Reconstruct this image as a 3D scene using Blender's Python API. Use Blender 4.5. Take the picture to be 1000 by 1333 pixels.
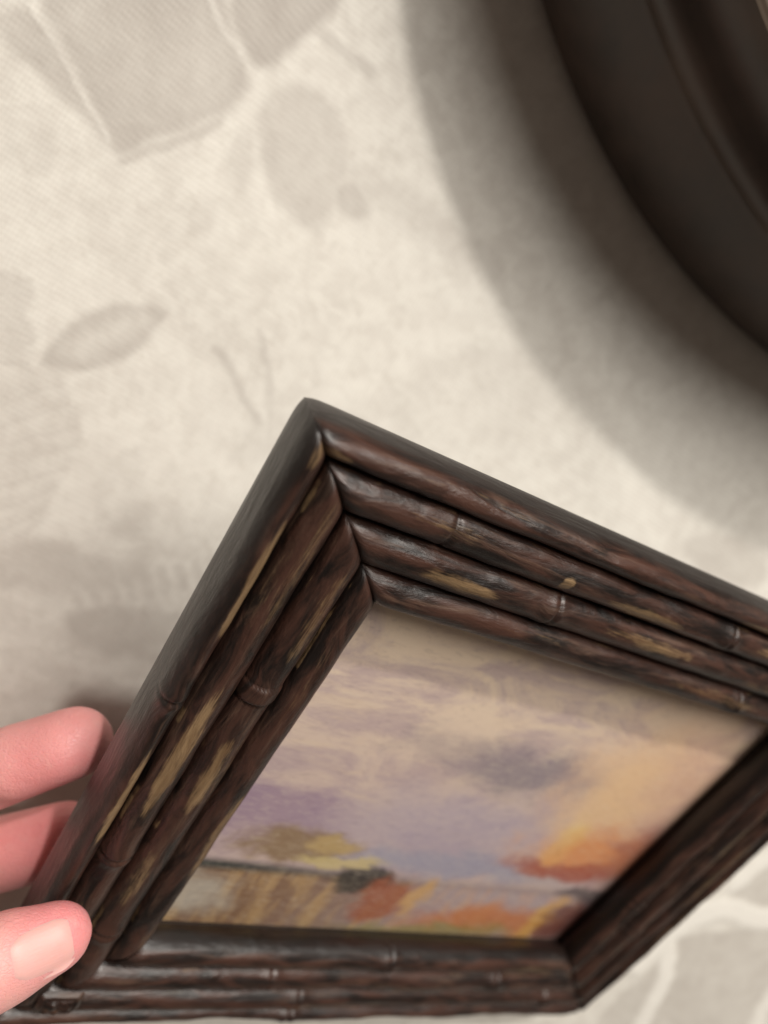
import bpy, bmesh, math, random
import numpy as np
from mathutils import Matrix, Vector

# ------------------------------------------------------------------ scene, camera, light
scene = bpy.context.scene
for o in list(bpy.data.objects):
    bpy.data.objects.remove(o)
COL = scene.collection

# camera axes in the world (columns: right, up, back); the table top is z = 0, metres
CAM_H = 0.1905
CAM_R = np.array([[0.9701, 0.0462, 0.2381], [0.0, 0.9817, -0.1905], [-0.2425, 0.1848, 0.9524]]).T
FPX, PCX, PCY = 950.0, 500.0, 666.5            # focal length of the phone lens in picture pixels
cam_data = bpy.data.cameras.new('camera')
cam = bpy.data.objects.new('camera', cam_data)
COL.objects.link(cam)
m4 = np.eye(4); m4[:3, :3] = CAM_R; m4[:3, 3] = (0, 0, CAM_H)
cam.matrix_world = Matrix(m4.tolist())
cam_data.sensor_fit = 'HORIZONTAL'
cam_data.lens = 6.9
cam_data.sensor_width = 6.9 * 1000.0 / FPX
cam_data.clip_start = 0.005
cam_data.clip_end = 50
cam_data.dof.use_dof = True
cam_data.dof.focus_distance = 0.119
cam_data.dof.aperture_fstop = 2.55
scene.camera = cam

world = bpy.data.worlds.new('World')
scene.world = world
world.use_nodes = True
bg = world.node_tree.nodes['Background']
bg.inputs[0].default_value = (1.0, 0.80, 0.66, 1)
bg.inputs[1].default_value = 0.12


def area_lamp(name, loc, aim, size, power, col):
    l = bpy.data.lights.new(name, 'AREA')
    l.shape = 'DISK'; l.size = size; l.energy = power; l.color = col
    o = bpy.data.objects.new(name, l)
    COL.objects.link(o)
    o.location = loc
    d = Vector(aim) - Vector(loc)
    o.rotation_euler = d.to_track_quat('-Z', 'Y').to_euler()
    return o


area_lamp('pendant_lamp', (0.45, 0.74, 0.88), (0.05, 0.0, 0.0), 0.055, 8.0, (1.0, 0.945, 0.875))
area_lamp('ceiling_lamp', (0.56, 0.40, 0.86), (0.0, 0.0, 0.0), 0.68, 12.0, (1.0, 0.945, 0.875))

scene.view_settings.view_transform = 'Standard'
scene.view_settings.look = 'None'
scene.view_settings.exposure = 0.0
scene.view_settings.gamma = 1.0
scene.render.engine = 'CYCLES'
scene.render.resolution_x = 768
scene.render.resolution_y = 1024

# ------------------------------------------------------------------ helpers
rng = np.random.default_rng(7)
random.seed(7)


def on_table(px, py, h=0.0):
    """where the line of sight through a picture point meets the level z = h"""
    d = CAM_R @ np.array([(px - PCX) / FPX, -(py - PCY) / FPX, -1.0])
    s = (h - CAM_H) / d[2]
    return np.array([0, 0, CAM_H]) + s * d


def make_obj(name, verts, faces, mat=None, parent=None, smooth=True):
    me = bpy.data.meshes.new(name)
    me.from_pydata([tuple(v) for v in verts], [], [tuple(f) for f in faces])
    me.update()
    if smooth:
        me.polygons.foreach_set('use_smooth', [True] * len(me.polygons))
    o = bpy.data.objects.new(name, me)
    COL.objects.link(o)
    if mat: me.materials.append(mat)
    if parent: o.parent = parent
    return o


def float_attr(me, name, values):
    a = me.attributes.new(name, 'FLOAT', 'POINT')
    a.data.foreach_set('value', np.ascontiguousarray(values, dtype=np.float32).ravel())


def tag(o, label, cat=None, kind=None):
    o['label'] = label
    if cat: o['category'] = cat
    if kind: o['kind'] = kind


def hash2(ix, iy, seed):
    n = (ix.astype(np.int64) * 374761393 + iy.astype(np.int64) * 668265263 + seed * 1442695041) & 0xFFFFFFFF
    n = ((n ^ (n >> 13)) * 1274126177) & 0xFFFFFFFF
    return ((n ^ (n >> 16)) & 0xFFFF) / 65535.0


def vnoise(x, y, seed=0):
    x = np.asarray(x, float); y = np.asarray(y, float)
    ix = np.floor(x); iy = np.floor(y)
    fx = x - ix; fy = y - iy
    fx = fx * fx * (3 - 2 * fx); fy = fy * fy * (3 - 2 * fy)
    a = hash2(ix, iy, seed); b = hash2(ix + 1, iy, seed)
    c = hash2(ix, iy + 1, seed); d = hash2(ix + 1, iy + 1, seed)
    return (a * (1 - fx) + b * fx) * (1 - fy) + (c * (1 - fx) + d * fx) * fy


def fbm(x, y, seed=0, oct=4):
    s = 0; a = 0.5; t = 0
    for k in range(oct):
        s = s + a * vnoise(x * 2 ** k, y * 2 ** k, seed + k * 17); t += a; a *= 0.5
    return s / t


def sstep(a, b, x):
    t = np.clip((x - a) / (b - a), 0, 1)
    return t * t * (3 - 2 * t)


class NT:
    """small helper to write node materials"""
    def __init__(self, name):
        self.m = bpy.data.materials.new(name)
        self.m.use_nodes = True
        self.t = self.m.node_tree
        self.bsdf = self.t.nodes['Principled BSDF']
        self.out = self.t.nodes['Material Output']

    def n(self, typ, **kw):
        nd = self.t.nodes.new(typ)
        for k, v in kw.items(): setattr(nd, k, v)
        return nd

    def put(self, sock, v):
        if isinstance(v, bpy.types.NodeSocket): self.t.links.new(v, sock)
        else:
            if isinstance(v, (tuple, list)) and sock.type == 'RGBA' and len(v) == 3: v = (*v, 1)
            sock.default_value = v

    def math(self, op, a, b=0.0, c=0.0, clamp=False):
        nd = self.n('ShaderNodeMath', operation=op, use_clamp=clamp)
        self.put(nd.inputs[0], a); self.put(nd.inputs[1], b); self.put(nd.inputs[2], c)
        return nd.outputs[0]

    def noise(self, vec, scale, detail=3, rough=0.5, dist=0.0, color=False):
        nd = self.n('ShaderNodeTexNoise')
        if vec is not None: self.put(nd.inputs['Vector'], vec)
        nd.inputs['Scale'].default_value = scale; nd.inputs['Detail'].default_value = detail
        nd.inputs['Roughness'].default_value = rough; nd.inputs['Distortion'].default_value = dist
        return nd.outputs['Color' if color else 'Fac']

    def mapping(self, vec, scale=(1, 1, 1), loc=(0, 0, 0), rot=(0, 0, 0)):
        nd = self.n('ShaderNodeMapping')
        self.put(nd.inputs['Vector'], vec)
        nd.inputs['Scale'].default_value = scale; nd.inputs['Location'].default_value = loc
        nd.inputs['Rotation'].default_value = rot
        return nd.outputs[0]

    def mix(self, fac, a, b, blend='MIX'):
        nd = self.n('ShaderNodeMix', data_type='RGBA', blend_type=blend)
        self.put(nd.inputs[0], fac); self.put(nd.inputs[6], a); self.put(nd.inputs[7], b)
        return nd.outputs[2]

    def range(self, v, a, b, c=0.0, d=1.0):
        nd = self.n('ShaderNodeMapRange', interpolation_type='SMOOTHSTEP')
        for k, x in enumerate((v, a, b, c, d)): self.put(nd.inputs[k], x)
        return nd.outputs[0]

    def attr(self, name):
        nd = self.n('ShaderNodeAttribute', attribute_name=name)
        return nd.outputs['Fac']

    def bump(self, h, strength, dist, normal=None):
        nd = self.n('ShaderNodeBump')
        nd.inputs['Strength'].default_value = strength; nd.inputs['Distance'].default_value = dist
        self.put(nd.inputs['Height'], h)
        if normal is not None: self.put(nd.inputs['Normal'], normal)
        return nd.outputs[0]

    def set(self, **kw):
        for k, v in kw.items(): self.put(self.bsdf.inputs[k.replace('_', ' ')], v)


# ------------------------------------------------------------------ materials
def mat_cloth():
    t = NT('damask_cloth')
    co = t.n('ShaderNodeTexCoord').outputs['Object']
    pat = t.attr('pattern'); sheen = t.attr('thread_line')
    big = t.noise(co, 22, 4, .6)
    mid = t.noise(co, 160, 4, .6, .4)
    base = t.mix(t.range(big, .3, .7), (.61, .58, .525), (.70, .675, .615))
    base = t.mix(t.range(mid, .35, .65, 0, .6), base, (.77, .75, .685))
    fin = t.noise(co, 420, 4, .65, .5)
    base = t.mix(t.range(fin, .48, .7, 0, .30), base, (.52, .485, .425))
    base = t.mix(pat, base, (.365, .33, .295))
    base = t.mix(t.math('MULTIPLY', sheen, .8), base, (.84, .82, .76))
    # threads: warp and weft
    w1 = t.n('ShaderNodeTexWave', wave_type='BANDS', bands_direction='X')
    t.put(w1.inputs['Vector'], t.mapping(co, rot=(0, 0, .5)))
    w1.inputs['Scale'].default_value = 300; w1.inputs['Distortion'].default_value = 1.2
    w1.inputs['Detail'].default_value = 2
    w2 = t.n('ShaderNodeTexWave', wave_type='BANDS', bands_direction='Y')
    t.put(w2.inputs['Vector'], t.mapping(co, rot=(0, 0, .5)))
    w2.inputs['Scale'].default_value = 230; w2.inputs['Distortion'].default_value = 1.2
    w2.inputs['Detail'].default_value = 2
    thr = t.math('ADD', t.math('MULTIPLY', w1.outputs['Fac'], .5), t.math('MULTIPLY', w2.outputs['Fac'], .5))
    base = t.mix(t.math('MULTIPLY', t.range(thr, .2, .8, 1, 0), .15), base, (.40, .365, .32))
    w3 = t.n('ShaderNodeTexWave', wave_type='BANDS', bands_direction='X')
    t.put(w3.inputs['Vector'], t.mapping(co, rot=(0, 0, -.75)))
    w3.inputs['Scale'].default_value = 190; w3.inputs['Distortion'].default_value = 1.5; w3.inputs['Detail'].default_value = 3
    base = t.mix(t.math('MULTIPLY', t.math('MULTIPLY', w3.outputs['Fac'], pat), .14), base, (.70, .67, .60))
    hgt = t.math('ADD', thr, t.math('MULTIPLY', pat, t.math('MULTIPLY_ADD', w3.outputs['Fac'], .35, .8)))
    nb = t.bump(hgt, .20, .00025)
    nb = t.bump(mid, .22, .0008, nb)
    t.set(Base_Color=base, Roughness=t.math('MULTIPLY_ADD', pat, -.08, .62), Normal=nb)
    t.bsdf.inputs['Sheen Weight'].default_value = .25
    t.bsdf.inputs['Sheen Roughness'].default_value = .4
    t.bsdf.inputs['Specular IOR Level'].default_value = .35
    return t.m


def mat_rod(name='painted_bamboo', plain=False):
    t = NT(name)
    uv = t.n('ShaderNodeUVMap', uv_map='UVMap').outputs[0]      # u along the rod, v round it, centimetres
    tan = t.attr('bare'); groove_and_shade = t.attr('groove_and_shade'); side = t.attr('side')
    st = t.mapping(uv, (.40, 1.7, 1))
    a = t.noise(st, 1.6, 5, .62, .7)
    b = t.noise(t.mapping(uv, (.28, 2.6, 1), (3, 7, 0)), 1.8, 5, .65, .5)
    c = t.noise(t.mapping(uv, (1.0, 2.4, 1), (9, 1, 0)), 4.0, 5, .6, .3)
    fine = t.noise(t.mapping(uv, (.5, 7, 1)), 4, 4, .6)
    col = t.mix(t.range(a, .36, .66), (.009, .0062, .0054), (.062, .028, .0195))
    col = t.mix(t.range(b, .52, .72, 0, .75), col, (.10, .057, .038))
    col = t.mix(t.range(c, .60, .80, 0, .35), col, (.012, .013, .013))
    col = t.mix(t.range(fine, .5, .8, 0, .16), col, (.11, .06, .04))
    tn = t.mix(t.range(b, .3, .7), (.14, .082, .040), (.30, .20, .105))
    if not plain:
        grain = t.noise(t.mapping(uv, (.30, 11, 1), (5, 2, 0)), 3, 5, .65)
        wear = t.math('MULTIPLY_ADD', t.math('SUBTRACT', fine, .5), .6, tan)
        wear = t.math('MULTIPLY_ADD', t.math('SUBTRACT', grain, .5), 1.1, wear)
        wear = t.math('ADD', wear, t.math('MULTIPLY', t.math('SUBTRACT', c, .5), .5))
        col = t.mix(t.range(wear, .36, .92, 0, .9), col, tn)
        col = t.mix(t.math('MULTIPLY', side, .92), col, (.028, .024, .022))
        col = t.mix(t.math('MULTIPLY', groove_and_shade, .85), col, (.005, .0035, .003))  # dark grooves, plus shade painted on the inner faces of the inner rods
    hb = t.math('ADD', t.math('MULTIPLY', c, .8), t.math('MULTIPLY', fine, .3))
    nb = t.bump(hb, .38, .0005)
    nb = t.bump(a, .35, .0012, nb)
    t.set(Base_Color=col, Roughness=t.range(b, .2, .8, .27, .52), Normal=nb)
    t.bsdf.inputs['Coat Weight'].default_value = .12
    t.bsdf.inputs['Coat Roughness'].default_value = .25
    t.bsdf.inputs['Specular IOR Level'].default_value = .42
    return t.m


def mat_flat(name, col, rough, metal=0.0, var=.3, scale=40, spec=.5):
    t = NT(name)
    co = t.n('ShaderNodeTexCoord').outputs['Object']
    nz = t.noise(co, scale, 5, .6)
    t.set(Base_Color=t.mix(t.range(nz, .3, .7), tuple(x * (1 - var) for x in col), tuple(x * (1 + var) for x in col)),
          Roughness=t.range(nz, .3, .7, rough * .85, rough * 1.15), Metallic=metal,
          Normal=t.bump(nz, .1, .0005))
    t.bsdf.inputs['Specular IOR Level'].default_value = spec
    return t.m


def mat_print():
    """a plain hazy evening sky over water, in soft brush patches"""
    t = NT('printed_picture')
    uv = t.n('ShaderNodeUVMap', uv_map='UVMap').outputs[0]       # 0..1 across, 0..1 up
    wn = t.noise(t.mapping(uv, (1.3, 1.3, 1)), 4.5, 7, .66, .5, color=True)
    off = t.n('ShaderNodeVectorMath', operation='MULTIPLY_ADD')
    t.put(off.inputs[0], wn); off.inputs[1].default_value = (.26, .20, 0); off.inputs[2].default_value = (-.13, -.10, 0)
    add = t.n('ShaderNodeVectorMath', operation='ADD')
    t.put(add.inputs[0], uv); t.put(add.inputs[1], off.outputs[0])
    wv = add.outputs[0]
    sp = t.n('ShaderNodeSeparateXYZ'); t.put(sp.inputs[0], wv)
    x, y = sp.outputs[0], sp.outputs[1]
    sq = t.n('ShaderNodeSeparateXYZ'); t.put(sq.inputs[0], uv)
    X, Yv = sq.outputs[0], sq.outputs[1]

    def blob(cx, cy, rx, ry, soft=1.0):
        dx = t.math('DIVIDE', t.math('SUBTRACT', x, cx), rx); dy = t.math('DIVIDE', t.math('SUBTRACT', y, cy), ry)
        d = t.math('SQRT', t.math('ADD', t.math('MULTIPLY', dx, dx), t.math('MULTIPLY', dy, dy)))
        return t.range(d, 1.0 - soft * .75, 1.0 + soft * .35, 1, 0)
    clouds = t.noise(t.mapping(uv, (2.0, 3.2, 1), rot=(0, 0, .3)), 2.4, 8, .66, .9)
    streak = t.noise(t.mapping(uv, (2.2, 9, 1), rot=(0, 0, .22)), 3.2, 6, .66, .6)

    def lay(col, fac, mul, c):
        return t.mix(t.math('MULTIPLY', fac, mul), col, c)
    col = t.mix(t.range(y, .25, .95), (.66, .51, .50), (.90, .73, .58))
    col = t.mix(t.range(clouds, .42, .62, 0, .65), col, (.50, .375, .43))
    col = t.mix(t.range(streak, .52, .70, 0, .55), col, (.80, .63, .50))
    col = lay(col, blob(.52, .63, .20, .09, .9), .72, (.23, .20, .275))
    col = lay(col, blob(.36, .66, .14, .06, .8), .4, (.36, .29, .33))
    col = lay(col, blob(.50, .40, .34, .14, .9), .6, (.52, .45, .58))
    col = lay(col, blob(.08, .40, .20, .10, .8), .7, (.36, .245, .38))
    col = lay(col, blob(.55, .27, .34, .055, .8), .75, (.40, .40, .54))
    col = lay(col, blob(.86, .64, .24, .30), .6, (.88, .52, .35))
    col = lay(col, blob(.77, .54, .13, .28, 1.0), .6, (1.0, .70, .38))
    col = lay(col, blob(.76, .42, .06, .09, .7), .7, (1.0, .74, .28))
    col = lay(col, blob(.88, .385, .22, .10, .9), .8, (.84, .31, .09))
    col = lay(col, blob(.82, .31, .17, .045, .7), .8, (.42, .075, .05))
    col = lay(col, blob(.97, .40, .09, .16, .8), .6, (.40, .11, .08))
    # water and the far shore
    water = t.range(Yv, .212, .19)
    wcol = t.mix(t.range(x, .15, .70), (.28, .16, .095), (.52, .41, .44))
    rip = t.noise(t.mapping(uv, (13, 2.0, 1)), 2.0, 6, .62, .3)
    wcol = t.mix(t.range(rip, .45, .62, 0, .75), wcol, t.mix(t.range(x, .3, .8), (.58, .38, .19), (.74, .46, .34)))
    wcol = t.mix(t.math('MULTIPLY', blob(.76, .06, .24, .07, .8), .85), wcol, (.66, .22, .06))
    wcol = t.mix(t.math('MULTIPLY', blob(.62, .01, .26, .035, .8), .7), wcol, (.30, .28, .08))
    wcol = t.mix(t.math('MULTIPLY', blob(.90, .08, .04, .12, .8), .8), wcol, (.75, .42, .10))
    wcol = t.mix(t.math('MULTIPLY', blob(.985, .09, .075, .12, .7), .9), wcol, (.16, .03, .022))
    wcol = t.mix(t.math('MULTIPLY', blob(.05, .10, .10, .08, .9), .7), wcol, (.62, .58, .52))
    col = t.mix(water, col, wcol)
    shore = t.math('MULTIPLY', t.range(t.math('ABSOLUTE', t.math('SUBTRACT', Yv, .205)), .0, .030, 1, 0),
                   t.range(X, .05, .55, 1.0, .2))
    col = t.mix(shore, col, (.035, .045, .045))
    col = lay(col, blob(.20, .295, .13, .07, .6), .85, (.30, .19, .085))
    col = lay(col, blob(.26, .31, .07, .035, .6), .8, (.62, .44, .20))
    col = lay(col, blob(.30, .245, .12, .026, .6), .85, (.72, .58, .28))
    col = lay(col, blob(.37, .19, .085, .045, .5), .9, (.030, .028, .026))
    col = lay(col, blob(.44, .12, .07, .075, .6), .8, (.42, .11, .045))
    col = lay(col, blob(.52, .15, .035, .07, .7), .7, (.78, .45, .14))
    col = lay(col, blob(.94, .215, .11, .035, .8), .8, (.07, .055, .075))
    brush = t.noise(t.mapping(uv, (14, 34, 1), rot=(0, 0, .5)), 3, 6, .7, .8)
    col = t.mix(t.range(brush, .45, .72, 0, .30), col, (.86, .74, .60))
    col = t.mix(t.range(brush, .48, .30, 0, .22), col, (.20, .14, .16))
    t.set(Base_Color=col, Roughness=.55, Normal=t.bump(brush, .08, .0003))
    return t.m


def mat_pane():
    t = NT('clear_pane')
    tr = t.n('ShaderNodeBsdfTransparent'); tr.inputs[0].default_value = (.97, .97, .96, 1)
    gl = t.n('ShaderNodeBsdfGlossy'); gl.inputs['Roughness'].default_value = .06
    fr = t.n('ShaderNodeFresnel'); fr.inputs['IOR'].default_value = 1.45
    mx = t.n('ShaderNodeMixShader')
    gm = t.n('ShaderNodeNewGeometry')
    t.put(mx.inputs[0], t.math('MULTIPLY', fr.outputs[0], t.math('SUBTRACT', 1.0, gm.outputs['Backfacing']))); t.put(mx.inputs[1], tr.outputs[0]); t.put(mx.inputs[2], gl.outputs[0])
    t.t.links.new(mx.outputs[0], t.out.inputs['Surface'])
    return t.m


def mat_skin():
    t = NT('skin')
    co = t.n('ShaderNodeTexCoord').outputs['Object']
    a = t.noise(co, 70, 4, .6); b = t.noise(co, 420, 4, .6)
    red = t.attr('redness')
    col = t.mix(t.range(a, .3, .7), (.76, .39, .345), (.83, .49, .435))
    col = t.mix(t.math('MULTIPLY', red, .85), col, (.80, .24, .26))
    col = t.mix(t.range(b, .5, .8, 0, .2), col, (.76, .54, .46))
    blot = t.noise(co, 190, 5, .65, .8)
    col = t.mix(t.range(blot, .42, .70, 0, .32), col, (.82, .36, .35))
    vor = t.n('ShaderNodeTexVoronoi', feature='DISTANCE_TO_EDGE'); vor.inputs['Scale'].default_value = 1150
    t.put(vor.inputs['Vector'], t.mapping(co, (1, 1.7, 1), rot=(.3, .2, .6)))
    crease = t.range(vor.outputs['Distance'], 0, .16)
    wr = t.noise(t.mapping(co, (1, 5, 1), rot=(.2, .1, -1.1)), 330, 4, .6, .6)
    h = t.math('ADD', t.math('MULTIPLY', crease, .5), t.math('ADD', b, t.math('MULTIPLY', wr, .9)))
    t.set(Base_Color=col, Roughness=t.range(b, .3, .7, .42, .58), Normal=t.bump(h, .28, .0005))
    t.bsdf.inputs['Subsurface Weight'].default_value = .22
    t.bsdf.inputs['Subsurface Radius'].default_value = (1.0, .35, .2)
    t.bsdf.inputs['Subsurface Scale'].default_value = .003
    return t.m


def mat_nail():
    t = NT('nail')
    co = t.n('ShaderNodeTexCoord').outputs['Object']
    a = t.noise(co, 120, 3, .5)
    tip = t.attr('free_edge')
    col = t.mix(a, (.74, .38, .35), (.80, .47, .43))
    col = t.mix(tip, col, (.82, .68, .60))
    rd = t.noise(t.mapping(co, (1, 6, 1), rot=(.2, .1, .4)), 500, 3, .5)
    t.set(Base_Color=col, Roughness=.48, Normal=t.bump(rd, .15, .0003))
    t.bsdf.inputs['Subsurface Weight'].default_value = .3
    t.bsdf.inputs['Subsurface Radius'].default_value = (1.0, .4, .25)
    t.bsdf.inputs['Subsurface Scale'].default_value = .002
    return t.m


M_CLOTH, M_ROD, M_PRINT, M_PANE, M_SKIN, M_NAIL = mat_cloth(), mat_rod(), mat_print(), mat_pane(), mat_skin(), mat_nail()
M_BACK = mat_flat('stained_back', (.022, .014, .011), .5)
M_SIDE = mat_flat('dark_side_paint', (.030, .024, .021), .42, var=.25, scale=120)
M_BOWL = mat_flat('dark_lacquer', (.048, .033, .025), .48, var=.45, scale=26)
M_BOWLIN = mat_flat('red_brown_wood', (.075, .016, .009), .5, var=.4, scale=30)
M_RIM = mat_flat('pale_worn_rim', (.30, .24, .19), .45, var=.2)
M_TABLE = mat_flat('table_wood', (.16, .09, .05), .5)


# ------------------------------------------------------------------ the tablecloth
def build_table():
    def axis(lo, hi, step, far):
        core = np.arange(lo, hi, step)
        outl, outh = [], []
        s = step; p = lo
        while p > -far:
            s *= 1.18; p -= s; outl.append(p)
        s = step; p = hi
        while p < far:
            outh.append(p); s *= 1.18; p += s
        return np.array(outl[::-1] + list(core) + outh)
    xs = axis(-.15, .19, .00062, .62); ys = axis(-.24, .17, .00062, .62)
    X, Y = np.meshgrid(xs, ys)
    pat = np.zeros_like(X); line = np.zeros_like(X)
    # edges of the woven figures waver by a thread or two
    wx = X + (fbm(X * 260, Y * 260, 3, 3) - .5) * .0018
    wy = Y + (fbm(X * 260, Y * 260, 9, 3) - .5) * .0018

    FX_, FY_, FWX, FWY, FPAT, FLINE = X, Y, wx, wy, pat, line

    def round_off(pts, closed, it=2):
        P = [np.array(p[:2]) for p in pts]
        for _ in range(it):
            Q = []
            n = len(P)
            for i in range(n if closed else n - 1):
                a, b = P[i], P[(i + 1) % n]
                Q += [a * .78 + b * .22, a * .22 + b * .78]
            P = Q if closed else [P[0]] + Q + [P[-1]]
        return P

    def window(pts, pad):
        P = np.array([p[:2] for p in pts])
        x0, y0 = P.min(0) - pad; x1, y1 = P.max(0) + pad
        return (slice(np.searchsorted(ys, y0), np.searchsorted(ys, y1) + 1), slice(np.searchsorted(xs, x0), np.searchsorted(xs, x1) + 1))

    def leaf(p0, p1, width, amt, vein=True, soft=.0011):
        """pointed leaf from p0 to p1 (table metres)"""
        w_ = window((p0, p1), width * 1.3 + .006)
        X, Y, wx, wy, pat = FX_[w_], FY_[w_], FWX[w_], FWY[w_], FPAT[w_]
        p0 = np.array(p0[:2]); p1 = np.array(p1[:2])
        d = p1 - p0; L = np.linalg.norm(d); d = d / L; nn = np.array([-d[1], d[0]])
        u = ((wx - p0[0]) * d[0] + (wy - p0[1]) * d[1]) / L
        v = (wx - p0[0]) * nn[0] + (wy - p0[1]) * nn[1]
        half = width * np.sin(np.pi * np.clip(u, 0, 1)) ** .9
        inside = sstep(-soft, soft, half - np.abs(v)) * (u > 0) * (u < 1)
        tone = .72 + .28 * fbm(X * 300, Y * 300, 5, 3)
        if vein:
            hollow = np.exp(-((v / (width * .45)) ** 2)) * .5
            tone = tone * (1 - hollow * sstep(.1, .3, u) * sstep(.95, .7, u))
        np.maximum(pat, inside * amt * tone, out=pat)

    def stroke(pts, w, amt, light=False, soft=.0008):
        pts = round_off(pts, False)
        w_ = window(pts, w + soft + .005)
        X, Y, wx, wy, pat, line = FX_[w_], FY_[w_], FWX[w_], FWY[w_], FPAT[w_], FLINE[w_]
        best = np.full(X.shape, 1e9)
        for a, b in zip(pts[:-1], pts[1:]):
            a = np.array(a[:2]); b = np.array(b[:2]); d = b - a; L2 = d @ d
            tt = np.clip(((wx - a[0]) * d[0] + (wy - a[1]) * d[1]) / L2, 0, 1)
            dd = np.hypot(wx - a[0] - tt * d[0], wy - a[1] - tt * d[1])
            best = np.minimum(best, dd)
        mk = sstep(w + soft, w - soft, best) * amt
        if light:
            np.maximum(line, mk, out=line); pat *= (1 - mk)
        else: np.maximum(pat, mk, out=pat)

    def poly(pts, amt, soft=.0019, seed=1):
        pts = round_off(pts, True)
        w_ = window(pts, soft + .005)
        X, Y, wx, wy, pat = FX_[w_], FY_[w_], FWX[w_], FWY[w_], FPAT[w_]
        P = np.array([p[:2] for p in pts]); n = len(P)
        ins = np.zeros(X.shape, bool); dist = np.full(X.shape, 1e9)
        for i in range(n):
            a, b = P[i], P[(i + 1) % n]
            cond = ((a[1] > wy) != (b[1] > wy))
            with np.errstate(divide='ignore', invalid='ignore'):
                xi = (b[0] - a[0]) * (wy - a[1]) / (b[1] - a[1] + 1e-12) + a[0]
            ins ^= cond & (wx < xi)
            d = b - a; tt = np.clip(((wx - a[0]) * d[0] + (wy - a[1]) * d[1]) / (d @ d), 0, 1)
            dist = np.minimum(dist, np.hypot(wx - a[0] - tt * d[0], wy - a[1] - tt * d[1]))
        sd = np.where(ins, dist, -dist)
        tone = .66 + .75 * (fbm(X * 60, Y * 60, seed, 4) - .3) - .18 * sstep(0.0, .006, np.minimum(dist, .006)) * (fbm(X * 200, Y * 45, seed + 3, 3))
        np.maximum(pat, sstep(-soft, soft, sd) * amt * np.clip(tone, 0, 1), out=pat)
    T = on_table
    # the large flower at the far left
    poly([T(-30, 20), T(45, 5), T(90, 75), T(145, 188), T(120, 170), T(60, 105)], .62, seed=31)
    poly([T(45, 0), T(100, -60), T(280, -60), T(318, 75), T(328, 110), T(296, 148), T(215, 175), T(158, 205), T(145, 190), T(92, 78)], .80, seed=2)
    poly([T(285, -20), T(470, -60), T(440, 5), T(400, 45), T(345, 95), T(318, 70)], .88, seed=8)
    stroke([T(38, 5), T(60, 45), T(92, 95), T(140, 178)], .0003, .40, True, .0006)
    stroke([T(268, -20), T(285, 25), T(312, 66)], .0005, .35, True, .0010)
    stroke([T(158, 206), T(220, 186), T(285, 155)], .0012, .45)
    # petals to its right, soft
    poly([T(330, 130), T(395, 95), T(450, 150), T(455, 225), T(420, 305), T(395, 300), T(345, 240)], .55, seed=12)
    poly([T(435, 240), T(470, 235), T(488, 280), T(465, 292), T(440, 270)], .62, seed=13)
    poly([T(300, 170), T(340, 150), T(330, 240), T(300, 255)], .34, seed=14)
    stroke([T(405, 30), T(445, 60), T(485, 92)], .0016, .42)
    stroke([T(470, 230), T(530, 270), T(610, 330), T(640, 345)], .0042, .26, soft=.0025)
    for a_, b_, w2_, m_ in (((470, 235), (600, 330), .005, .22), ((380, 130), (470, 215), .004, .25), ((560, 90), (500, 20), .006, .18), ((210, 300), (300, 260), .004, .16),
                            ((300, 600), (390, 545), .005, .20), ((180, 580), (130, 690), .006, .2), ((620, 560), (720, 500), .006, .16), ((60, 230), (10, 150), .006, .2)):
        leaf(T(*a_), T(*b_), w2_, m_, True, .002)
    # single leaf and the two thin stems
    leaf(T(48, 476), T(222, 402), .0066, .66, True, .0014)
    stroke([T(280, 452), T(300, 480), T(322, 525), T(335, 550)], .0011, .42)
    stroke([T(338, 430), T(349, 470), T(352, 510)], .0010, .34)
    stroke([T(352, 510), T(350, 570)], .0010, .22)
    # ribbed figure at the left edge
    for k in range(14):
        yy = 352 + k * 9
        stroke([T(-40, yy - 6), T(0, yy), T(36 + 8 * math.sin(k), yy + 14)], .0007, .33)
    for k in range(22):
        yy = 505 + k * 9
        stroke([T(-60, yy + 30), T(20, yy + 6), T(105 - abs(k - 8) * 4, yy - 14)], .0008, .22 + .1 * math.sin(k * 2.1))
    poly([T(-60, 500), T(70, 478), T(112, 545), T(80, 610), T(-60, 650)], .22, seed=21)
    leaf(T(140, 690), T(205, 660), .006, .30, False, .003)
    # scalloped figure lower left
    poly([T(75, 800), T(130, 785), T(250, 800), T(300, 830), T(240, 870), T(110, 850)], .55, seed=24)
    for k in range(9):
        c = (100 + k * 22, 768 - k * 5)
        stroke([T(c[0], c[1]), T(c[0] + 7, c[1] + 26)], .0012, .28)
    poly([T(-60, 715), T(60, 700), T(120, 720), T(215, 740), T(120, 775), T(-60, 760)], .42, soft=.002, seed=25)
    poly([T(530, 480), T(680, 430), T(740, 520), T(620, 600), T(500, 560)], .22, soft=.004, seed=26)
    poly([T(880, 705), T(940, 690), T(1000, 720), T(1000, 770), T(920, 760)], .45, soft=.002, seed=27)
    # the swirl at the lower right: grey ground, pale raised band
    poly([T(770, 1330), T(860, 1250), T(885, 1210), T(960, 1215), T(1060, 1190), T(1080, 1420), T(760, 1420)], .46, soft=.001, seed=41)
    poly([T(930, 1180), T(1060, 1060), T(1080, 1180), T(1000, 1190)], .46, seed=42)
    stroke([T(830, 1255), T(868, 1215), T(905, 1188), T(950, 1180), T(985, 1200), T(1040, 1192)], .0042, .95, True, .0018)
    stroke([T(868, 1215), T(868, 1255), T(858, 1285), T(836, 1325), T(820, 1370)], .0030, .9, True, .0016)
    stroke([T(960, 1150), T(1000, 1118), T(1050, 1080)], .0032, .85, True, .0015)
    stroke([T(1010, 1290), T(990, 1320), T(980, 1360)], .0032, .85, True, .0015)
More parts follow.
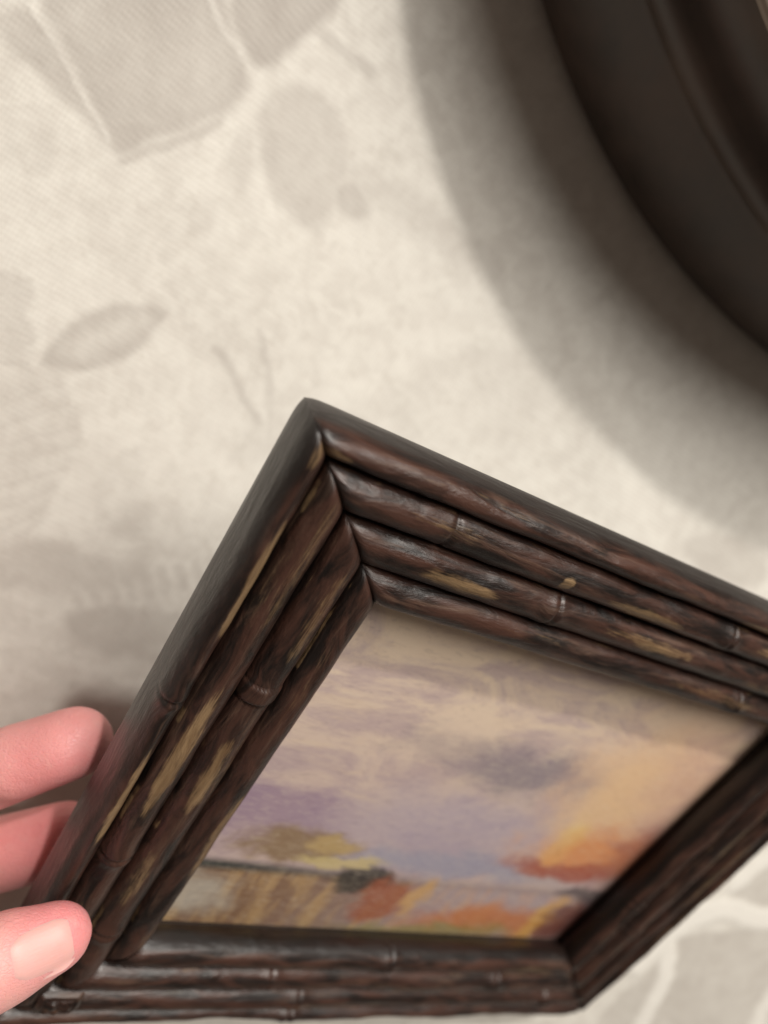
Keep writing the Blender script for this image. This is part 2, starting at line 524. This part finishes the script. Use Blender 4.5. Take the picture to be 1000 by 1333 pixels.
    # the figure goes on over the rest of the cloth
    rr = random.Random(5)
    for k in range(90):
        x = rr.uniform(-.5, .5); y = rr.uniform(-.55, .5)
        if -.16 < x < .17 and -.24 < y < .16: continue
        a = rr.uniform(0, 6.28); L = rr.uniform(.03, .07)
        leaf((x, y), (x + L * math.cos(a), y + L * math.sin(a)), L * .2, rr.uniform(.35, .8))
    # soft unevenness of the laid cloth
    Z = (fbm(X * 9 + 3, Y * 9, 51, 3) - .5) * .0016 + (fbm(X * 40, Y * 40, 52, 3) - .5) * .0005
    Z += line * .0004
    # a few slack creases in the cloth
    for (xa, ya, xb, yb, hh, ww) in ((-.16, .05, .12, .13, .0010, .009), (-.17, -.06, .02, -.035, .0009, .008), (.05, .16, .12, -.05, .0008, .010), (.16, -.25, .19, -.08, .0012, .010)):
        dx, dy = xb - xa, yb - ya; LL = math.hypot(dx, dy); dx /= LL; dy /= LL
        uu = (X - xa) * dx + (Y - ya) * dy; vv = -(X - xa) * dy + (Y - ya) * dx + (fbm(X * 14, Y * 14, 61, 2) - .5) * .03
        Z += hh * np.exp(-(vv / ww) ** 2) * sstep(-.02, .05, uu) * sstep(LL + .02, LL - .05, uu)
    nx, ny = len(xs), len(ys)
    verts = np.stack([X, Y, Z - .0005], -1).reshape(-1, 3)
    idx = np.arange(nx * ny).reshape(ny, nx)
    quads = np.stack([idx[:-1, :-1], idx[:-1, 1:], idx[1:, 1:], idx[1:, :-1]], -1).reshape(-1, 4)
    me = bpy.data.meshes.new('tablecloth')
    me.vertices.add(len(verts)); me.vertices.foreach_set('co', verts.astype(np.float32).ravel())
    me.loops.add(quads.size); me.loops.foreach_set('vertex_index', quads.astype(np.int32).ravel())
    me.polygons.add(len(quads))
    me.polygons.foreach_set('loop_start', np.arange(0, quads.size, 4, dtype=np.int32))
    me.polygons.foreach_set('use_smooth', np.ones(len(quads), bool))
    me.update(calc_edges=True)
    float_attr(me, 'pattern', np.clip(pat, 0, 1)); float_attr(me, 'thread_line', np.clip(line, 0, 1))
    me.materials.append(M_CLOTH)
    o = bpy.data.objects.new('tablecloth', me); COL.objects.link(o)
    tag(o, 'cream damask tablecloth with woven grey leaves and petals under everything', 'tablecloth')
    v = []
    r = .62
    for z in (-.004, -.03):
        v += [(-r, -r, z), (r, -r, z), (r, r, z), (-r, r, z)]
    tb = make_obj('table_top', v, [(0, 1, 2, 3), (7, 6, 5, 4), (0, 4, 5, 1), (1, 5, 6, 2), (2, 6, 7, 3), (3, 7, 4, 0)], M_TABLE, smooth=False)
    tb['kind'] = 'structure'


build_table()


# ------------------------------------------------------------------ the large dark bowl
BOWL_A, BOWL_B = .190, .220


def lathe(name, prof, mat, parent, seg=260):
    v, f = [], []
    n = len(prof)
    for i in range(seg):
        a = 2 * math.pi * i / seg
        for r, z in prof:
            # a slightly oval plan: the wall keeps its thickness all round
            ra, rb = (BOWL_A + r - .268, BOWL_B + r - .268) if r > .2 else ((BOWL_A - .058) * r / .21, (BOWL_B - .058) * r / .21)
            v.append((ra * math.cos(a), rb * math.sin(a), z * 1.04))
    for i in range(seg):
        j = (i + 1) % seg
        for k in range(n - 1): f.append((i * n + k, j * n + k, j * n + k + 1, i * n + k + 1))
    return make_obj(name, v, f, mat, parent)


bowl = bpy.data.objects.new('round_bowl', None); COL.objects.link(bowl)
bowl.location = (.283, .178, .0012)
bowl.rotation_euler.z = 1.82
tag(bowl, 'large dark lacquered round bowl with a pale rim on the tablecloth', 'bowl')
out = [(.0, .002), (.21, .002), (.2520, .0), (.2640, .0006), (.2678, .003), (.2686, .010), (.2678, .018), (.2664, .026), (.2648, .031),
       (.2643, .0325), (.2649, .034), (.2660, .0355), (.2663, .038), (.2656, .0405), (.2640, .042), (.2620, .0432), (.2606, .046),
       (.2600, .049), (.2603, .052), (.2609, .0545)]
lathe('wall', out, M_BOWL, bowl)
rim = [(.2609, .0545), (.2616, .0552), (.2616, .0562), (.2610, .0570), (.2600, .0572), (.2591, .0568), (.2586, .0558)]
lathe('rim', rim, M_RIM, bowl)
inn = [(.2586, .0558), (.2580, .049), (.2565, .035), (.2530, .020), (.243, .011), (.21, .008), (.0, .007)]
lathe('inside_lining', inn, M_BOWLIN, bowl)

# ------------------------------------------------------------------ the picture frame
HX, HY, FW = 64.9, 50.0, 23.2                  # half opening and rail width in millimetres
FR = np.array([[0.8222308, 0.5044131, 0.2636360], [-0.3119949, 0.7868647, -0.5324501], [-0.4760207, 0.3555438, 0.8043587]])
FT = np.array([0.0244599, -0.0690704, -0.1702062])
fm = np.eye(4); fm[:3, :3] = CAM_R @ FR; fm[:3, 3] = CAM_R @ FT + np.array([0, 0, CAM_H])
FRAME_M = fm
frame = bpy.data.objects.new('picture_frame', None); COL.objects.link(frame)
frame.matrix_world = Matrix(fm.tolist())
tag(frame, 'dark brown bamboo style picture frame held up over the tablecloth', 'picture frame')

SPAN = [(-2.4, 4.6), (4.6, 12.0), (12.0, 18.9), (18.9, 23.6)]   # inner rod to outer rod, from the edge of the opening
RIDGE = [8.2, 9.0, 9.4, 9.5]
SIDES = {'left': ((0, 1), (-1, 0), HY, HX), 'top': ((1, 0), (0, 1), HX, HY), 'right': ((0, -1), (1, 0), HY, HX), 'bottom': ((-1, 0), (0, -1), HX, HY)}
# joints of the bamboo: side, rod (0 inner .. 3 outer), place along the rail, kind
NODES = {('left', 3): [(22, 1)], ('left', 1): [(26.5, 2), (-41, 1)], ('left', 2): [(-17, 1)], ('left', 0): [],
         ('top', 1): [(-32, 1), (48, 2)], ('top', 2): [(10.5, 1), (-60, 0)], ('top', 3): [(55, 1)], ('top', 0): [(30, 1)],
         ('bottom', 0): [(0, 1)], ('bottom', 1): [(-30, 1), (40, 1)], ('bottom', 2): [(-19, 1), (66, 2)], ('bottom', 3): [(-18, 1)],
         ('right', 2): [(22, 1)], ('right', 0): [(-20, 1)], ('right', 1): [(-30, 1)], ('right', 3): [(40, 1)]}
# bare streaks: side, rod -> (from, to, where round the rod -1 inner .. 1 outer, strength)
BARE = {('left', 3): [(32, 62, -.45, .95), (-18, 15, -.35, .95), (66, 73, .0, .7), (-50, -25, -.4, .5)],
        ('left', 2): [(-10, 31, .05, .95), (33, 72, -.25, .55), (-55, -22, .2, .5), (36, 60, .5, .4)],
        ('left', 1): [(-6, 19, .05, .9), (30, 58, -.2, .6), (-36, -10, .3, .6), (-10, 22, -.6, .45)],
        ('left', 0): [(-28, 8, -.45, .75), (-50, -35, -.5, .5), (15, 45, .2, .4)],
        ('top', 1): [(-64, -42, -.15, .9), (-24, 12, .1, .7), (20, 44, -.3, .5)], ('top', 2): [(-28, 0, -.35, .95), (-37, -33, -.2, 1.0), (-72, -48, .3, .5), (15, 40, .2, .6)],
        ('top', 3): [(7, 26, -.5, .95), (-88, -80, -.4, 1.0), (-78, -40, .5, .42), (-30, 0, -.3, .35)], ('top', 0): [(0, 44, .2, .55), (-45, -20, .3, .4)],
        ('bottom', 0): [(35, 62, .0, .6), (-40, -10, .3, .5)], ('bottom', 1): [(-10, 30, .1, .45)], ('bottom', 2): [(-45, 20, .2, .5)], ('bottom', 3): [(20, 64, .2, .5), (-60, -30, .0, .45)],
        ('right', 1): [(-10, 34, .3, .6), (-45, -28, .2, .5)], ('right', 2): [(-24, 20, -.1, .6)], ('right', 3): [(-50, 10, -.2, .5)]}


def build_rod(side, k):
    es, ev, L, off = SIDES[side]
    v0, v1 = SPAN[k]; a = (v1 - v0) / 2; vc = v0 + a; ridge = RIDGE[k]; b = 3.7
    seed = {'left': 1, 'top': 2, 'right': 3, 'bottom': 4}[side] * 10 + k
    full = 2 * (L + vc)
    ns = int(full / .33)
    # section: list of (lateral -1..1 scaled by a, height, arc)
    sec = []
    if k == 0: sec.append((-.30, None, .15))
    for ph in np.linspace(-150 if k == 0 else -100, 100 if k < 3 else 10, 19 if k else 25):
        sec.append((math.sin(math.radians(ph)) * (.985 if ph < 0 or k < 3 else 1), math.cos(math.radians(ph)), None))
    if k == 3:
        for ph in (24, 38, 52, 66, 80): sec.append((math.sin(math.radians(ph)), math.cos(math.radians(ph)), None))
        for z, o_ in ((5.2, 1.03), (3.6, 1.06), (1.6, 1.06), (-.2, 1.0), (-1.4, .88), (-1.9, .60)): sec.append((o_, None, z))
    nsec = len(sec)
    tt = np.linspace(-1, 1, ns)
    LV = np.zeros((nsec, ns)); HZ = np.zeros((nsec, ns)); S = np.zeros((nsec, ns)); B = np.zeros((nsec, ns)); G = np.zeros((nsec, ns)); SD = np.zeros((nsec, ns))
    for i, (lat, cz, zabs) in enumerate(sec):
        v = vc + a * lat
        s = tt * (L + v)
        wob = (fbm(s * .045 + seed * 7.3, np.full(ns, seed * 1.0), seed, 3) - .5)
        wob2 = (fbm(s * .06 + seed * 3.1, np.full(ns, seed * 2.0 + i * .12), seed + 5, 3) - .5)
        rad = 1 + wob * .4
        dent = (fbm(s * .16 + seed, np.full(ns, lat * 1.4 + seed * 5.0), seed + 60, 3) - .5)
        wob2 = wob2 + dent * .75
        ringy = np.zeros(ns)
        for s0, kind in NODES.get((side, k), []):
            d = s - s0 + .25 * lat
            if kind == 1:
                ringy += .62 * np.exp(-(d / 2.2) ** 2) - .62 * np.exp(-((d - .1) / .5) ** 2)
            elif kind == 2:
                ringy += .70 * sstep(2.9, 1.9, np.abs(d)) - .85 * np.exp(-((np.abs(d) - 2.0) / .33) ** 2)
            else:
                ringy += -.5 * np.exp(-(d / .5) ** 2)
            rad = rad - .05 * np.exp(-(np.maximum(np.abs(d) - 2.5, 0) / 5) ** 2)
        endd = (L + v) - np.abs(s)
        close = np.exp(-(endd / 1.1) ** 2) * .40 + np.exp(-(endd / .35) ** 2) * .35
        if cz is not None:
            zc = ridge - b
            z = zc + (b * cz) * (1 + wob * .30) + (ringy + wob2 * .5 - close * 1.2) * max(cz, 0.0)
            vv = v + (wob2 * .8 * (1 - .4 * abs(lat))) + ringy * .3 * lat
        else:
            z = np.full(ns, zabs); vv = np.full(ns, v)
        if k == 3 and lat > .2: vv = vv - .55 * np.exp(-(endd / 1.5) ** 1.4) * lat     # corners worn round
        LV[i] = vv; HZ[i] = z
        S[i] = tt * (L + vv)                   # stays on the mitre
        for (s0, s1, lc, amt) in BARE.get((side, k), []):
            mid = (s0 + s1) / 2; hl = abs(s1 - s0) / 2
            e = 1 - np.abs(s - mid) / hl
            edge = (fbm(s * .35, np.full(ns, lat * 2.2 + seed), seed + 40, 3) - .5) * .55
            lw = .42 * np.sqrt(np.clip(e, 0, 1)) + .02
            m = sstep(-.10, .5, e + edge * .6) * sstep(.30, -.30, np.abs(lat - lc) - lw + edge * .5)
            if cz is not None: B[i] = np.maximum(B[i], m * amt)
        if cz is not None and .80 < abs(lat) < .96 and k < 3 or (cz is not None and k == 3 and -.96 < lat < -.8):
            B[i] = np.maximum(B[i], (.46 + .2 * (side == 'left')) * sstep(.52, .70, fbm(s * .16, np.full(ns, seed * 1.7 + lat), seed + 90, 4)))
        if cz is not None:
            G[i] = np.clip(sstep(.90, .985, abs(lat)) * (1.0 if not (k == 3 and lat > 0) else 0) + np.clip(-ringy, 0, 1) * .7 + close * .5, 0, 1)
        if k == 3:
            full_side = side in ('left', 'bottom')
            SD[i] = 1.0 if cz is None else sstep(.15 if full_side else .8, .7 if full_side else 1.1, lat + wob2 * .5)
        if k == 0 and (lat < -.80 and (cz is None or cz < .62) or cz is None or cz < -.05 and lat < 0): G[i] = 1.0  # shade on the face towards the print, painted into the colour
    P = np.zeros((nsec, ns, 3))
    sgn = 1
    ex = np.array(es, float); ey = np.array(ev, float)
    # along the rail the listed places run left to right and bottom to top
    if side == 'right': ex = np.array((0, 1.0))
    if side == 'bottom': ex = np.array((1.0, 0))
    P[..., 0] = S * ex[0] + (off + LV) * ey[0]
    P[..., 1] = S * ex[1] + (off + LV) * ey[1]
    P[..., 2] = HZ
    verts = P.reshape(-1, 3) * .001
    idx = np.arange(nsec * ns).reshape(nsec, ns)
    q = np.stack([idx[:-1, :-1], idx[:-1, 1:], idx[1:, 1:], idx[1:, :-1]], -1).reshape(-1, 4)
    cr = ex[0] * ey[1] - ex[1] * ey[0]
    if cr < 0: q = q[:, ::-1]
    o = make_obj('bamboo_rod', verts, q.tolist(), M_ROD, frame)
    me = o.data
    float_attr(me, 'bare', B); float_attr(me, 'groove_and_shade', G); float_attr(me, 'side', SD)
    uv = me.uv_layers.new(name='UVMap')
    arc = np.cumsum(np.concatenate([np.zeros((1, ns)), np.hypot(np.diff(LV, axis=0), np.diff(HZ, axis=0))]), 0)
    U = np.stack([S * .1 + seed * 13.7, arc * .1 + seed * 3.3], -1).reshape(-1, 2)
    li = np.zeros(len(me.loops), np.int32); me.loops.foreach_get('vertex_index', li)
    uv.data.foreach_set('uv', U[li].astype(np.float32).ravel())
    return o


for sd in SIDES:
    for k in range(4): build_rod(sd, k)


def mitred_bar(side, v0, v1, z0, z1, name, mat):
    es, ev, L, off = SIDES[side]
    vs = []
    for z in (z0, z1):
        for sg, v in ((-1, v0), (1, v0), (1, v1), (-1, v1)):
            s = sg * (L + v)
            vs.append(((s * es[0] + (off + v) * ev[0]) * .001, (s * es[1] + (off + v) * ev[1]) * .001, z * .001))
    return make_obj(name, vs, [(0, 1, 2, 3), (7, 6, 5, 4), (0, 4, 5, 1), (1, 5, 6, 2), (2, 6, 7, 3), (3, 7, 4, 0)], mat, frame, smooth=False)


for sd in SIDES: mitred_bar(sd, .5, FW - 1.6, -1.8, 4.6, 'backing_rail', M_BACK)


def slab(name, hx, hy, z0, z1, mat, parent=frame):
    v = [(x * .001, y * .001, z * .001) for z in (z0, z1) for x, y in ((-hx, -hy), (hx, -hy), (hx, hy), (-hx, hy))]
    o = make_obj(name, v, [(3, 2, 1, 0), (4, 5, 6, 7), (0, 1, 5, 4), (1, 2, 6, 5), (2, 3, 7, 6), (3, 0, 4, 7)], mat, parent, smooth=False)
    uv = o.data.uv_layers.new(name='UVMap')
    for l in o.data.loops:
        c = o.data.vertices[l.vertex_index].co
        uv.data[l.index].uv = (c.x * 1000 / (2 * hx) + .5, c.y * 1000 / (2 * hy) + .5)
    return o


pic = slab('picture', HX + .45, HY + .45, -1.4, -.9, M_PRINT)
pic['label'] = 'hazy sunset sky over water in lavender and orange'
slab('glass_pane', HX + .40, HY + .40, -.8, 0.1, M_PANE)
slab('back_board', HX + .45, HY + .45, -1.75, -1.45, M_BACK)


# carved joint on the outer rods at the lower left
def carved(cx, cy, sx, sy, z):
    n = 26
    u, v = np.meshgrid(np.linspace(-1, 1, n), np.linspace(-1, 1, n))
    r = np.maximum(np.abs(u), np.abs(v))
    h = .9 * sstep(1, .72, r) - .55 * np.exp(-((r - .66) / .09) ** 2) + (fbm(u * 3.4 + 4, v * 3.4, 77, 3) - .5) * 1.5 * (r < .62)
    P = np.stack([cx + u * sx, cy + v * sy, z + h - 1.0 * (np.abs(v) ** 2)], -1).reshape(-1, 3) * .001
    idx = np.arange(n * n).reshape(n, n)
    q = np.stack([idx[:-1, :-1], idx[:-1, 1:], idx[1:, 1:], idx[1:, :-1]], -1).reshape(-1, 4)
    o = make_obj('carved_joint', P, q.tolist(), M_ROD, frame)
    float_attr(o.data, 'bare', sstep(.2, .9, fbm(u * 4, v * 4, 78, 3)) * .3); float_attr(o.data, 'groove_and_shade', np.exp(-((r - .66) / .12) ** 2) * .6)
    uv = o.data.uv_layers.new(name='UVMap')
    li = np.zeros(len(o.data.loops), np.int32); o.data.loops.foreach_get('vertex_index', li)
    U = np.stack([u * sx * .1, v * sy * .1], -1).reshape(-1, 2)
    uv.data.foreach_set('uv', U[li].astype(np.float32).ravel())


carved(-75.0, -HY - 14.0, 4.4, 3.4, 9.7)


# ------------------------------------------------------------------ the hand
def fpoint(px, py, z):
    """picture point at a height z (mm) over the plane of the print -> world"""
    d = CAM_R @ np.array([(px - PCX) / FPX, -(py - PCY) / FPX, -1.0])
    c = np.array([0, 0, CAM_H]); nrm = FRAME_M[:3, 2]; p0 = FRAME_M[:3, 3] + nrm * z * .001
    s = ((p0 - c) @ nrm) / (d @ nrm)
    return c + s * d


VV, FF = [], []


def round_cone(p, q, r0, r1, n=20, flat=None, fk=1.0):
    """a tapered limb piece with round ends; flat = direction in which it is thinner by fk"""
    p = np.array(p); q = np.array(q); d = q - p; L = np.linalg.norm(d); d = d / L
    ref = np.array(flat if flat is not None else (0.3, 0.1, 1.0)); ref = ref / np.linalg.norm(ref)
    e1 = ref - d * (ref @ d); e1 /= np.linalg.norm(e1); e2 = np.cross(d, e1)
    prof = []
    for t in np.linspace(0, 1, 7)[:-1]: prof.append((-r0 * math.cos(t * math.pi / 2), r0 * math.sin(t * math.pi / 2) + 1e-5))
    for t in np.linspace(0, 1, 8): prof.append((t * L, r0 + (r1 - r0) * t))
    for t in np.linspace(0, 1, 7)[1:]: prof.append((L + r1 * math.sin(t * math.pi / 2), r1 * math.cos(t * math.pi / 2) + 1e-5))
    base = len(VV)
    for s, r in prof:
        for i in range(n):
            a = 2 * math.pi * i / n
            VV.append(p + d * s + (e1 * math.cos(a) * fk + e2 * math.sin(a)) * r)
    for j in range(len(prof) - 1):
        for i in range(n):
            k = (i + 1) % n
            FF.append((base + j * n + i, base + j * n + k, base + (j + 1) * n + k, base + (j + 1) * n + i))
    m = len(prof) - 1
    FF.append(tuple(base + i for i in range(n))[::-1]); FF.append(tuple(base + m * n + i for i in range(n)))


FN = FRAME_M[:3, 2]; FXv = FRAME_M[:3, 0]; FYv = FRAME_M[:3, 1]


def chain(pts, rad, **kw):
    for i in range(len(pts) - 1): round_cone(pts[i], pts[i + 1], rad[i], rad[i + 1], **kw)


MM = .001
# index: tip pad on the back of the frame
i_tip = fpoint(98, 966, -11.2); i_dip = fpoint(-45, 1016, -13.5)
i_pip = i_dip + (-.024 * FXv - .016 * FYv - .004 * FN); i_mcp = i_pip + (-.030 * FXv - .018 * FYv + .022 * FN)
chain([i_tip, i_dip, i_pip, i_mcp], [.0071, .0081, .0088, .0105], flat=FN, fk=.93)
round_cone(fpoint(80, 974, -9.8), fpoint(20, 992, -11.0), .0066, .0072)
m_tip = fpoint(84, 1090, -11.2); m_dip = fpoint(-60, 1128, -14.0)
m_pip = m_dip + (-.026 * FXv - .014 * FYv - .008 * FN); m_mcp = m_pip + (-.030 * FXv - .018 * FYv + .018 * FN)
chain([m_tip, m_dip, m_pip, m_mcp], [.0077, .0084, .0090, .0106], flat=FN, fk=.93)
r_tip = fpoint(30, 1235, -12.5); r_dip = r_tip + (-.022 * FXv - .006 * FYv - .004 * FN)
r_pip = r_dip + (-.024 * FXv - .010 * FYv - .010 * FN); r_mcp = m_mcp + (-.006 * FXv - .018 * FYv - .004 * FN)
chain([r_tip, r_dip, r_pip, r_mcp], [.0068, .0076, .0084, .0100], flat=FN, fk=.93)
p_tip = r_tip + (-.010 * FXv - .018 * FYv - .004 * FN); p_dip = p_tip + (-.018 * FXv - .004 * FYv - .004 * FN)
p_pip = p_dip + (-.018 * FXv - .008 * FYv - .006 * FN); p_mcp = r_mcp + (-.008 * FXv - .016 * FYv - .004 * FN)
chain([p_tip, p_dip, p_pip, p_mcp], [.0058, .0066, .0072, .0090], flat=FN, fk=.93)
# thumb: pad on the front
t_tip = fpoint(68, 1222, 16.6); t_mid = fpoint(10, 1247, 18.6); t_ip = fpoint(-105, 1300, 23.0)
t_mcp = t_ip + (-.028 * FXv - .008 * FYv - .004 * FN); t_cmc = t_mcp + (-.034 * FXv - .014 * FYv - .014 * FN)
chain([t_tip, t_mid, t_ip, t_mcp, t_cmc], [.0066, .0083, .0092, .0104, .0135], flat=FN, fk=.86)
wrist = t_cmc + (-.020 * FXv - .020 * FYv - .010 * FN)
fore = wrist + (-.11 * FXv - .06 * FYv + .0 * FN)
for mc, r in ((i_mcp, .0110), (m_mcp, .0110), (r_mcp, .0104), (p_mcp, .0096)):
    round_cone(mc, wrist, r, .0170)
round_cone(t_mcp, i_mcp + (wrist - i_mcp) * .35, .0095, .0120)
round_cone(i_mcp, m_mcp, .0108, .0108); round_cone(m_mcp, r_mcp, .0108, .0102); round_cone(r_mcp, p_mcp, .0100, .0094)
round_cone(wrist, fore, .0235, .031)
tmp = make_obj('hand_tmp', VV, FF)
rm = tmp.modifiers.new('remesh', 'REMESH'); rm.mode = 'VOXEL'; rm.voxel_size = .00085
sm = tmp.modifiers.new('smooth', 'SMOOTH'); sm.iterations = 12; sm.factor = .5
dg = bpy.context.evaluated_depsgraph_get()
hme = bpy.data.meshes.new_from_object(tmp.evaluated_get(dg))
bpy.data.objects.remove(tmp)
hme.name = 'hand'
hand = bpy.data.objects.new('hand', hme); COL.objects.link(hand)
hme.materials.clear(); hme.materials.append(M_SKIN)
nv = len(hme.vertices)
co = np.zeros(nv * 3, np.float32); hme.vertices.foreach_get('co', co); co = co.reshape(-1, 3)
red = np.zeros(nv)
for tip, r in ((i_tip - .004 * FYv, .017), (m_tip, .020), (r_tip, .013), (p_tip, .012), (t_tip + .004 * FYv, .011)):
    red = np.maximum(red, np.exp(-(np.linalg.norm(co - tip, axis=1) / r) ** 2))
for jn, r in ((i_dip, .009), (m_dip, .009), (t_ip, .010)):
    red = np.maximum(red, .4 * np.exp(-(np.linalg.norm(co - jn, axis=1) / r) ** 2))
float_attr(hme, 'redness', red)
hme.polygons.foreach_set('use_smooth', [True] * len(hme.polygons))
tag(hand, 'pale pink hand pinching the left side of the picture frame, thumb on front', 'hand')


# thumb nail: a curved plate laid on the thumb, its free edge towards the tip
def build_nail():
    ax = t_tip - t_ip; ax = ax / np.linalg.norm(ax)
    from mathutils.bvhtree import BVHTree
    bm = bmesh.new(); bm.from_mesh(hme); bvh = BVHTree.FromBMesh(bm)
    c0 = np.array([0, 0, CAM_H]); g = fpoint(56, 1236, 22.5)
    up = c0 - g; up = up / np.linalg.norm(up)
    cen = np.array(bvh.ray_cast(Vector(c0), Vector(-up))[0])
    up = up - ax * (up @ ax); up = up / np.linalg.norm(up)
    sd = np.cross(ax, up)
    n, m = 22, 18
    V = []; E = []
    for i in range(n):
        s = i / (n - 1) * 2 - 1
        for j in range(m):
            w = j / (m - 1) * 2 - 1
            # rounded outline
            ww = w * .0044 * (1 - .25 * max(0, -s) ** 2) * math.sqrt(max(0.05, 1 - max(0, abs(s) - .35) ** 2 / .55))
            ss = s * .0056
            o = cen + ax * ss + sd * ww + up * .012
            hit = bvh.ray_cast(Vector(o), Vector(-up))
            p = np.array(hit[0]) if hit[0] is not None else o - up * .012
            dep = (cen - p) @ up
            if dep > .0032: p = p + up * (dep - .0032)
            edge = max(abs(s), abs(w))
            lift = .00022 * (1 - max(0, (edge - .55) / .45) ** 2 * 2.6)
            V.append(p + up * lift); E.append(.5 * float(sstep(.84, .92, np.array(s))))
    F = [(i * m + j, (i + 1) * m + j, (i + 1) * m + j + 1, i * m + j + 1) for i in range(n - 1) for j in range(m - 1)]
    bm.free()
    o = make_obj('thumb_nail', V, F, M_NAIL, hand)
    float_attr(o.data, 'free_edge', np.array(E))


build_nail()
